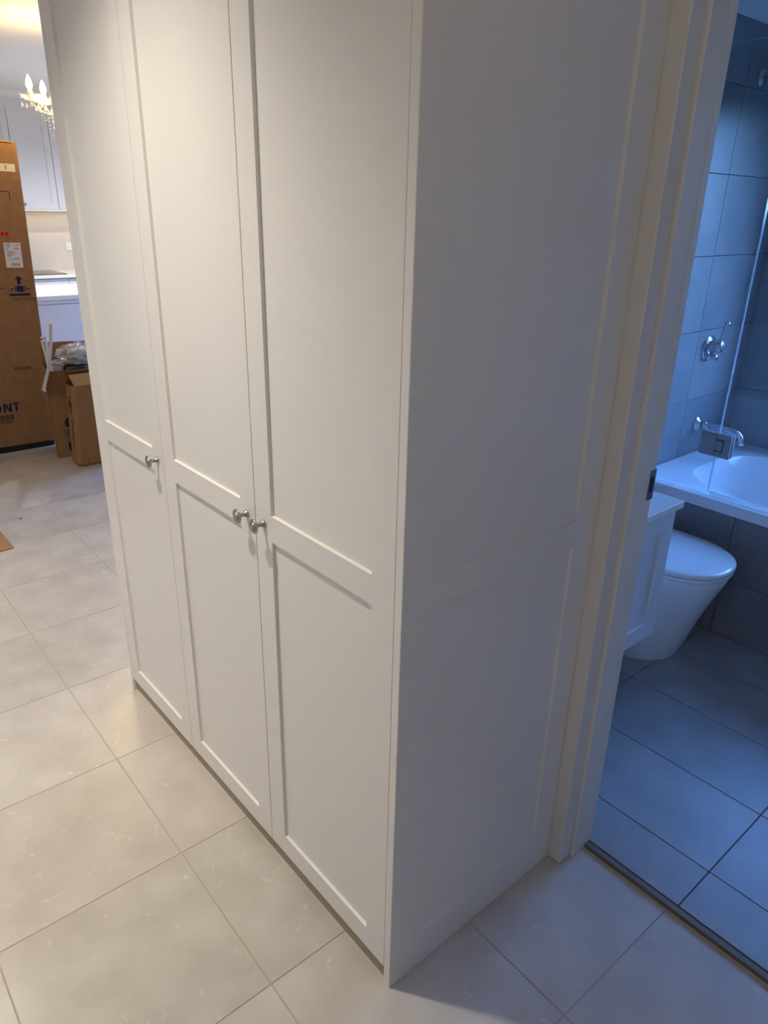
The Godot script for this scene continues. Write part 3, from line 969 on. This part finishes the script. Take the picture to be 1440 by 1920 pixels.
	s = st_new()
	var bw := 0.46
	var bd := 0.285
	var bh := 0.575
	var V := func(px: float, py: float, pz: float) -> Vector3:
		return Vector3(px, py, pz)
	card(s, V.call(0, 0.0, -bw), V.call(0, 0.0, 0), V.call(0, bh, 0), V.call(0, bh, -bw), 0.004)
	card(s, V.call(-bd, 0.0, 0), V.call(-bd, 0.0, -bw), V.call(-bd, bh, -bw), V.call(-bd, bh, 0), 0.004)
	card(s, V.call(0, 0.0, 0), V.call(-bd, 0.0, 0), V.call(-bd, bh, 0), V.call(0, bh, 0), 0.004)
	card(s, V.call(-bd, 0.0, -bw), V.call(0, 0.0, -bw), V.call(0, bh, -bw), V.call(-bd, bh, -bw), 0.004)
	card(s, V.call(0, 0.004, 0), V.call(0, 0.004, -bw), V.call(-bd, 0.004, -bw), V.call(-bd, 0.004, 0), 0.004)
	obj("body", s, M.card, c)
	s = st_new()
	card(s, V.call(0.002, bh, -bw), V.call(0.002, bh, 0.004), V.call(0.030, 0.436, 0.004), V.call(0.030, 0.436, -bw), 0.004)
	obj("front_flap", s, M.card_dark, c)
	s = st_new()
	card(s, V.call(-bd, bh, -bw), V.call(-bd, bh, 0), V.call(-bd - 0.005, 0.712, -0.005), V.call(-bd - 0.005, 0.706, -bw), 0.004)
	obj("back_flap", s, M.card, c)
	s = st_new()
	lathe(s, [Vector2(0, 0.0006), Vector2(0.035, 0.0006), Vector2(0.0352, 0)], xform(V.call(0.0042, 0.232, -0.105), Vector3.RIGHT), 28)
	obj("printed_dot", s, M.green_print, c)
	s = st_new()
	cb(s, V.call(0.004, 0.044, -0.15), V.call(0.0048, 0.10, -0.075))
	for y in [0.135, 0.15, 0.165, 0.18]:
		cb(s, V.call(0.004, y, -0.14), V.call(0.0048, y + 0.003, -0.06))
	obj("printed_block", s, M.print_black, c)

	# things inside the open carton
	var bag := obj("plastic_bag", crumple(Vector3(-4.185, 0.650, -0.845), Vector3(0.10, 0.085, 0.15), 77), M.poly)
	tag(bag, "crumpled clear plastic bag heaped on top of the open carton", "plastic bag")
	var bag2 := obj("plastic_bag", crumple(Vector3(-4.15, 0.590, -0.712), Vector3(0.05, 0.042, 0.055), 91), M.poly)
	tag(bag2, "smaller crumpled plastic wrap at the left front of the open carton", "plastic bag")
	s = st_new()
	lathe(s, [Vector2(0, -0.06), Vector2(0.020, -0.06), Vector2(0.034, -0.052), Vector2(0.036, 0.0), Vector2(0.034, 0.052), Vector2(0.016, 0.06), Vector2(0, 0.058)], xform(Vector3(-4.18, 0.652, -0.865), Vector3(0.3, 0.1, 1)), 22)
	tag(obj("wrapped_roll", s, M.cream_roll), "cream coloured roll wrapped inside the clear plastic bag", "roll")
	s = st_new()
	cb(s, Vector3(-0.10, -0.03, -0.09), Vector3(0.09, 0.03, 0.10), 0.008, Transform3D(Basis(Vector3.UP, -14.0 * TD), Vector3(-4.168, 0.535, -0.875)))
	tag(obj("black_foam_block", s, M.black), "black block lying under the plastic bag in the open carton", "foam block")
	s = st_new()
	tube(s, [Vector3(-4.17, 0.575, -0.70), Vector3(-4.16, 0.605, -0.695), Vector3(-4.15, 0.612, -0.715), Vector3(-4.14, 0.60, -0.745), Vector3(-4.15, 0.588, -0.765)], 0.0035, 8)
	tag(obj("plastic_tie", s, M.white_plastic), "thin white plastic tie sticking up in the open carton", "plastic tie")
	s = st_new()
	tube(s, [Vector3(-4.13, 0.662, -0.79), Vector3(-4.125, 0.676, -0.80), Vector3(-4.13, 0.683, -0.83), Vector3(-4.14, 0.69, -0.87), Vector3(-4.16, 0.694, -0.91)], 0.005, 8)
	tag(obj("white_hose", s, M.white_plastic), "short white hose bent over the cream roll", "hose")
	# white plastic trims hooked over the left side of the open carton
	var wt := thing("white_trim_frame", "bent white plastic trim strips hooked over the open carton's left side", "trim strip", Vector3(-4.06, 0.47, -0.595))
	s = st_new()
	bar(s, [Vector3(0.015, 0.40, -0.095), Vector3(0.015, 0.29, -0.079), Vector3(0.015, 0.15, -0.047), Vector3(0.02, 0.0, 0.012), Vector3(0.02, 0.0, -0.002)], 0.020, 0.007)
	obj("long_strip", s, M.white_plastic, wt)
	s = st_new()
	bar(s, [Vector3(0.018, 0.003, 0.012), Vector3(-0.01, 0.022, -0.02), Vector3(-0.03, 0.05, -0.035)], 0.010, 0.006)
	obj("hook", s, M.white_plastic, wt)
	s = st_new()
	bar(s, [Vector3(-0.02, 0.30, -0.036), Vector3(-0.02, 0.20, -0.048), Vector3(-0.02, 0.10, -0.052)], 0.014, 0.006)
	bar(s, [Vector3(-0.02, 0.318, -0.060), Vector3(-0.02, 0.22, -0.062), Vector3(-0.02, 0.06, -0.068)], 0.016, 0.006)
	bar(s, [Vector3(-0.02, 0.316, -0.034), Vector3(-0.02, 0.322, -0.064)], 0.008, 0.02)
	obj("short_frame", s, M.white_plastic, wt)

	# narrow carton in front
	var n := thing("narrow_carton", "tall narrow brown carton with one flap up, right of the open carton", "carton", Vector3(-3.81, 0.0, -0.660))
	s = st_new()
	var nw := 0.32
	var nd := 0.118
	var nh := 0.521
	rings = []
	for q in [[0.0, 0.010], [0.014, 0.0], [nh, 0.0]]:
		var lean: float = -0.028 * q[0] / nh
		var k: float = q[1]
		rings.append([Vector3(-k, q[0], lean - 0.022 - k), Vector3(-0.026 - k * 0.5, q[0], lean - k), Vector3(-nd + k, q[0], lean - k), Vector3(-nd + k, q[0], -nw + k), Vector3(-k, q[0], -nw + k)])
	s.set_smooth_group(-1)
	for i in 2:
		for k in 5:
			var a: Vector3 = rings[i][k]
			var b: Vector3 = rings[i][(k + 1) % 5]
			quad(s, a, b, rings[i + 1][(k + 1) % 5], rings[i + 1][k], (a + b) / 2 - Vector3(-nd / 2, a.y, -nw / 2))
	for k in range(1, 4):
		tri(s, rings[0][0], rings[0][k], rings[0][k + 1], Vector3.DOWN)
	obj("body", s, M.card, n)
	s = st_new()
	card(s, Vector3(-0.004, nh - 0.002, -0.045), Vector3(-0.004, nh - 0.002, -nw), Vector3(-0.060, nh + 0.060, -nw), Vector3(-0.060, nh + 0.060, -0.033), 0.004)
	obj("front_flap", s, M.card_pale, n)
	s = st_new()
	card(s, Vector3(-nd + 0.004, nh - 0.002, -0.03), Vector3(-nd + 0.004, nh - 0.002, -nw), Vector3(-nd + 0.02, nh + 0.075, -nw), Vector3(-nd + 0.02, nh + 0.075, -0.03), 0.004)
	obj("back_flap", s, M.card_dark, n)
	# print down its left side
	var lt := text_on(n, "side_text", "EUROPEAN  R", Vector3(-0.055, 0.205, -0.0105), 0.021, M.print_black, 0.0, -PI / 2, 700)
	lt.rotation.x = -0.05
	s = st_new()
	for q in [[-0.085, 0.40, -0.035, 0.407], [-0.064, 0.372, -0.056, 0.43], [-0.085, 0.44, -0.035, 0.446], [-0.085, 0.372, -0.078, 0.41], [-0.042, 0.372, -0.035, 0.41], [-0.085, 0.345, -0.035, 0.352], [-0.075, 0.352, -0.068, 0.37]]:
		var zz: float = -0.028 * q[1] / nh + 0.0012
		cb(s, Vector3(q[0], q[1], zz - 0.0025), Vector3(q[2], q[3], zz + 0.0002))
	obj("side_characters", s, M.print_black, n)
	obj("staple_slit", box_mesh(Vector3(-0.002, 0.018, -0.072), Vector3(0.0005, 0.05, -0.069)), M.print_black, n)

	# loose cardboard sheet on the floor
	s = st_new()
	cb(s, Vector3(-3.75, 0.0, 0.0), Vector3(-2.815, 0.005, 0.75), 0.001)
	tag(obj("cardboard_sheet", s, M.card), "loose flat cardboard sheet lying on the tiles at the left edge", "cardboard")
	s = st_new()
	cb(s, Vector3(-0.010, 0.0, -0.003), Vector3(0.010, 0.004, 0.003), 0.001, Transform3D(Basis(Vector3.UP, 0.5), Vector3(-3.18, 0.0, -0.13)))
	tag(obj("floor_scrap", s, M.print_grey), "tiny dark scrap lying on the tiles before the tall carton", "scrap")

# flat bar of width w and thickness t along points, its width along z
func bar(s: SurfaceTool, pts: Array, w: float, t: float) -> void:
	for i in pts.size() - 1:
		var a: Vector3 = pts[i]
		var b: Vector3 = pts[i + 1]
		var d := (b - a)
		var y := d.normalized()
		var z := (Vector3.BACK - y * y.dot(Vector3.BACK)).normalized() if absf(y.z) < 0.9 else (Vector3.UP - y * y.y).normalized()
		var xx := y.cross(z)
		cb(s, Vector3(-t / 2, -0.002, -w / 2), Vector3(t / 2, d.length() + 0.002, w / 2), 0.0012, Transform3D(Basis(xx, y, z), a))

func crumple(at: Vector3, r: Vector3, sd: int) -> SurfaceTool:
	var f := FastNoiseLite.new()
	f.seed = sd
	f.frequency = 0.9
	f.noise_type = FastNoiseLite.TYPE_CELLULAR
	f.cellular_return_type = FastNoiseLite.RETURN_DISTANCE2_SUB
	var f2 := FastNoiseLite.new()
	f2.seed = sd + 3
	f2.frequency = 0.8
	var s := st_new()
	var U := 40
	var Vn := 22
	var p := []
	for j in Vn + 1:
		var row := []
		for i in U + 1:
			var th := PI * j / Vn
			var ph := TAU * (i % U) / U
			var d := Vector3(sin(th) * cos(ph), cos(th), sin(th) * sin(ph))
			var k := 1.0 + 0.30 * f.get_noise_3dv(d * 2.2) + 0.55 * f2.get_noise_3dv(d * 1.6)
			var q := d * k
			q.y = maxf(q.y, -0.75)
			row.append(at + q * r)
		p.append(row)
	for j in Vn:
		for i in U:
			var a: Vector3 = p[j][i]
			var b: Vector3 = p[j][i + 1]
			var c: Vector3 = p[j + 1][i + 1]
			var d: Vector3 = p[j + 1][i]
			if j > 0:
				tri(s, a, b, c, a - at)
			if j < Vn - 1:
				tri(s, a, c, d, c - at)
	return s

# ---------------------------------------------------------------- chandelier
func build_chandelier() -> void:
	var C := Vector3(-3.9925, 2.115, -0.921)
	var o := thing("chandelier", "crystal chandelier with lit candle bulbs hanging in front of the kitchen", "chandelier", C)
	var s := st_new()
	lathe(s, [Vector2(0, -0.13), Vector2(0.012, -0.125), Vector2(0.02, -0.11), Vector2(0.008, -0.095), Vector2(0.05, -0.075), Vector2(0.062, -0.05), Vector2(0.02, -0.035), Vector2(0.015, 0.0), Vector2(0.035, 0.03), Vector2(0.03, 0.06), Vector2(0.012, 0.08), Vector2(0.010, 0.16), Vector2(0.028, 0.19), Vector2(0.010, 0.22), Vector2(0.008, 0.30)], xform(Vector3.ZERO), 20)
	obj("stem", s, M.crystal, o)
	s = st_new()
	lathe(s, [Vector2(0, 0.35), Vector2(0.012, 0.352), Vector2(0.026, 0.370), Vector2(0.03, 0.385), Vector2(0, 0.385)], xform(Vector3.ZERO), 24)
	tube(s, [Vector3(0, 0.30, 0), Vector3(0, 0.345, 0)], 0.004, 8)
	obj("ceiling_rose", s, M.candle, o)
	var R := 0.163
	var arm_mesh := st_new()
	tube(arm_mesh, [Vector3(0, -0.05, 0.015), Vector3(0, -0.080, 0.045), Vector3(0, -0.088, 0.08), Vector3(0, -0.074, 0.125), Vector3(0, -0.05, 0.152), Vector3(0, -0.030, R)], 0.0055, 10)
	var am := done(arm_mesh)
	var ps := st_new()
	for k in 16:
		var a0 := TAU * k / 16.0
		var a1 := TAU * (k + 1) / 16.0
		for j in 4:
			var r0: float = [0.012, 0.030, 0.044, 0.053][j]
			var r1: float = [0.030, 0.044, 0.053, 0.056][j]
			var y0: float = [-0.030, -0.026, -0.015, -0.003][j]
			var y1: float = [-0.026, -0.015, -0.003, 0.004][j]
			var w0 := 1.0 + (0.07 if k % 2 == 0 else -0.03) * j / 3.0
			var w1 := 1.0 + (0.07 if k % 2 == 1 else -0.03) * j / 3.0
			quad(ps, Vector3(sin(a0) * r0 * w0, y0, cos(a0) * r0 * w0), Vector3(sin(a1) * r0 * w1, y0, cos(a1) * r0 * w1), Vector3(sin(a1) * r1 * w1, y1, cos(a1) * r1 * w1), Vector3(sin(a0) * r1 * w0, y1, cos(a0) * r1 * w0), Vector3.UP)
	var pm := done(ps)
	var cs := st_new()
	lathe(cs, [Vector2(0, -0.024), Vector2(0.0135, -0.024), Vector2(0.0135, 0.022), Vector2(0.011, 0.024), Vector2(0, 0.024)], xform(Vector3.ZERO), 18)
	var cm := done(cs)
	var bs := st_new()
	lathe(bs, [Vector2(0, 0.022), Vector2(0.009, 0.024), Vector2(0.014, 0.034), Vector2(0.0175, 0.046), Vector2(0.0175, 0.056), Vector2(0.0145, 0.070), Vector2(0.009, 0.084), Vector2(0.004, 0.094), Vector2(0, 0.099)], xform(Vector3.ZERO), 18, 80.0)
	var bm := done(bs)
	var ds := st_new()
	drop(ds, Vector3(0, 0.0, 0), 0.006, 0.010)
	drop(ds, Vector3(0, -0.024, 0), 0.009, 0.030)
	var dm := done(ds)
	for k in 5:
		var a := (-2.6 - 72.0 * k) * TD
		var at := Vector3(sin(a) * R, 0.0, cos(a) * R)
		var arm := obj("arm", am, M.crystal, o)
		arm.rotation.y = a
		var pan := obj("drip_pan", pm, M.crystal, o)
		pan.position = at
		for q in 5:
			var b := a + TAU * q / 5.0
			var d := obj("crystal_drop", dm, M.crystal, pan)
			d.position = Vector3(sin(b) * 0.052, -0.012, cos(b) * 0.052)
		var cn := obj("candle_sleeve", cm, M.candle, o)
		cn.position = at + Vector3(0, -0.004, 0)
		var bu := obj("bulb", bm, M.bulb, o)
		bu.position = at
		var l := OmniLight3D.new()
		l.name = "bulb_light"
		l.light_color = Color(1.0, 0.87, 0.62)
		l.light_energy = 0.075
		l.omni_range = 15.0
		l.omni_attenuation = 2.0
		l.light_size = 0.015
		l.shadow_enabled = true
		l.position = C + at + Vector3(0, 0.055, 0)
		add_child(l, true)
	# swags of beads between the pans and the stem, drops below
	s = st_new()
	for k in 5:
		var a := (-2.6 - 72.0 * k) * TD
		for j in 9:
			var t := (j + 0.5) / 9.0
			var r := lerpf(0.15, 0.035, t)
			drop(s, Vector3(sin(a) * r, -0.045 - 0.075 * sin(t * PI * 0.75) , cos(a) * r), 0.0055, 0.010)
		var b := a + 36.0 * TD
		for j in 4:
			drop(s, Vector3(sin(b) * 0.07, -0.10 - j * 0.018, cos(b) * 0.09), 0.005, 0.010)
		drop(s, Vector3(sin(b) * 0.07, -0.172, cos(b) * 0.07), 0.008, 0.034)
		drop(s, Vector3(sin(a) * 0.105, -0.115, cos(a) * 0.105), 0.006, 0.012)
		drop(s, Vector3(sin(a) * 0.105, -0.130, cos(a) * 0.105), 0.006, 0.030)
	var bd := obj("bead_swag", s, M.crystal, o)
	bd.set_meta("kind", "stuff")

# faceted drop hanging from its top point
func drop(s: SurfaceTool, at: Vector3, r: float, h: float) -> void:
	s.set_smooth_group(-1)
	for k in 6:
		var a0 := TAU * k / 6.0
		var a1 := TAU * (k + 1) / 6.0
		var p0 := at + Vector3(cos(a0) * r, -h * 0.68, sin(a0) * r)
		var p1 := at + Vector3(cos(a1) * r, -h * 0.68, sin(a1) * r)
		tri(s, at, p0, p1, p0 + p1 - at * 2)
		tri(s, at + Vector3(0, -h, 0), p0, p1, Vector3(cos(a0), -1, sin(a0)))

# ---------------------------------------------------------------- ceiling downlights
func build_downlights() -> void:
	var spots := [[Vector3(-0.78, 2.5, 0.54), 3.2, 56.0, "recessed ceiling downlight over the hall in front of the wardrobe"], [Vector3(-2.3, 2.5, 0.75), 3.6, 50.0, "unseen downlight over the living space, placed to light the hall floor and wardrobe doors"], [Vector3(-5.75, 2.5, -1.9), 7.2, 76.0, "unseen downlight above the kitchen island, placed to light the kitchen cabinets"]]  # last two are out of view, placed to light living floor and kitchen
	var oy := thing("added_fill_light", "added round frosted fill lamp at the right end of the hall", "fill light", Vector3(1.0, 2.5, 0.75))  # added fill lamp, lifts the shaded end panel and hall floor
	var os := st_new()
	lathe(os, [Vector2(0.17, 0.0), Vector2(0.175, -0.012), Vector2(0.165, -0.018), Vector2(0.16, -0.014)], xform(Vector3.ZERO), 36)
	obj("rim", os, M.white_plastic, oy)
	os = st_new()
	lathe(os, [Vector2(0, -0.065), Vector2(0.06, -0.061), Vector2(0.11, -0.046), Vector2(0.145, -0.026), Vector2(0.16, -0.010)], xform(Vector3.ZERO), 36)
	obj("diffuser", os, M.fill_glow, oy)
	var ol := OmniLight3D.new()
	ol.name = "added_fill_lamp"
	ol.light_color = Color(1.0, 0.93, 0.83)
	ol.light_energy = 0.08
	ol.omni_range = 15.0
	ol.omni_attenuation = 2.0
	ol.light_size = 0.12
	ol.shadow_enabled = true
	ol.position = Vector3(1.0, 2.30, 0.75)
	add_child(ol, true)
	for q in spots:
		var o := thing("downlight", q[3], "downlight", q[0], "ceiling downlights")
		var s := st_new()
		lathe(s, [Vector2(0.036, -0.001), Vector2(0.038, -0.006), Vector2(0.048, -0.006), Vector2(0.052, 0.0)], xform(Vector3.ZERO), 32)
		obj("bezel", s, M.white_plastic, o)
		s = st_new()
		lathe(s, [Vector2(0, -0.002), Vector2(0.036, -0.002), Vector2(0.036, 0.0)], xform(Vector3.ZERO), 28)
		obj("lens", s, M.lamp_face, o)
		var l := SpotLight3D.new()
		l.name = "downlight_lamp"
		l.light_color = Color(1.0, 0.962, 0.895) if q[0].x > -5.0 else Color(1.0, 0.985, 0.975)
		l.light_energy = q[1]
		l.spot_range = 15.0
		l.spot_attenuation = 2.0
		l.spot_angle = q[2]
		l.spot_angle_attenuation = 1.0
		l.light_size = 0.036
		l.shadow_enabled = true
		l.position = q[0] + Vector3(0, -0.008, 0)
		l.rotation.x = -PI / 2
		add_child(l, true)
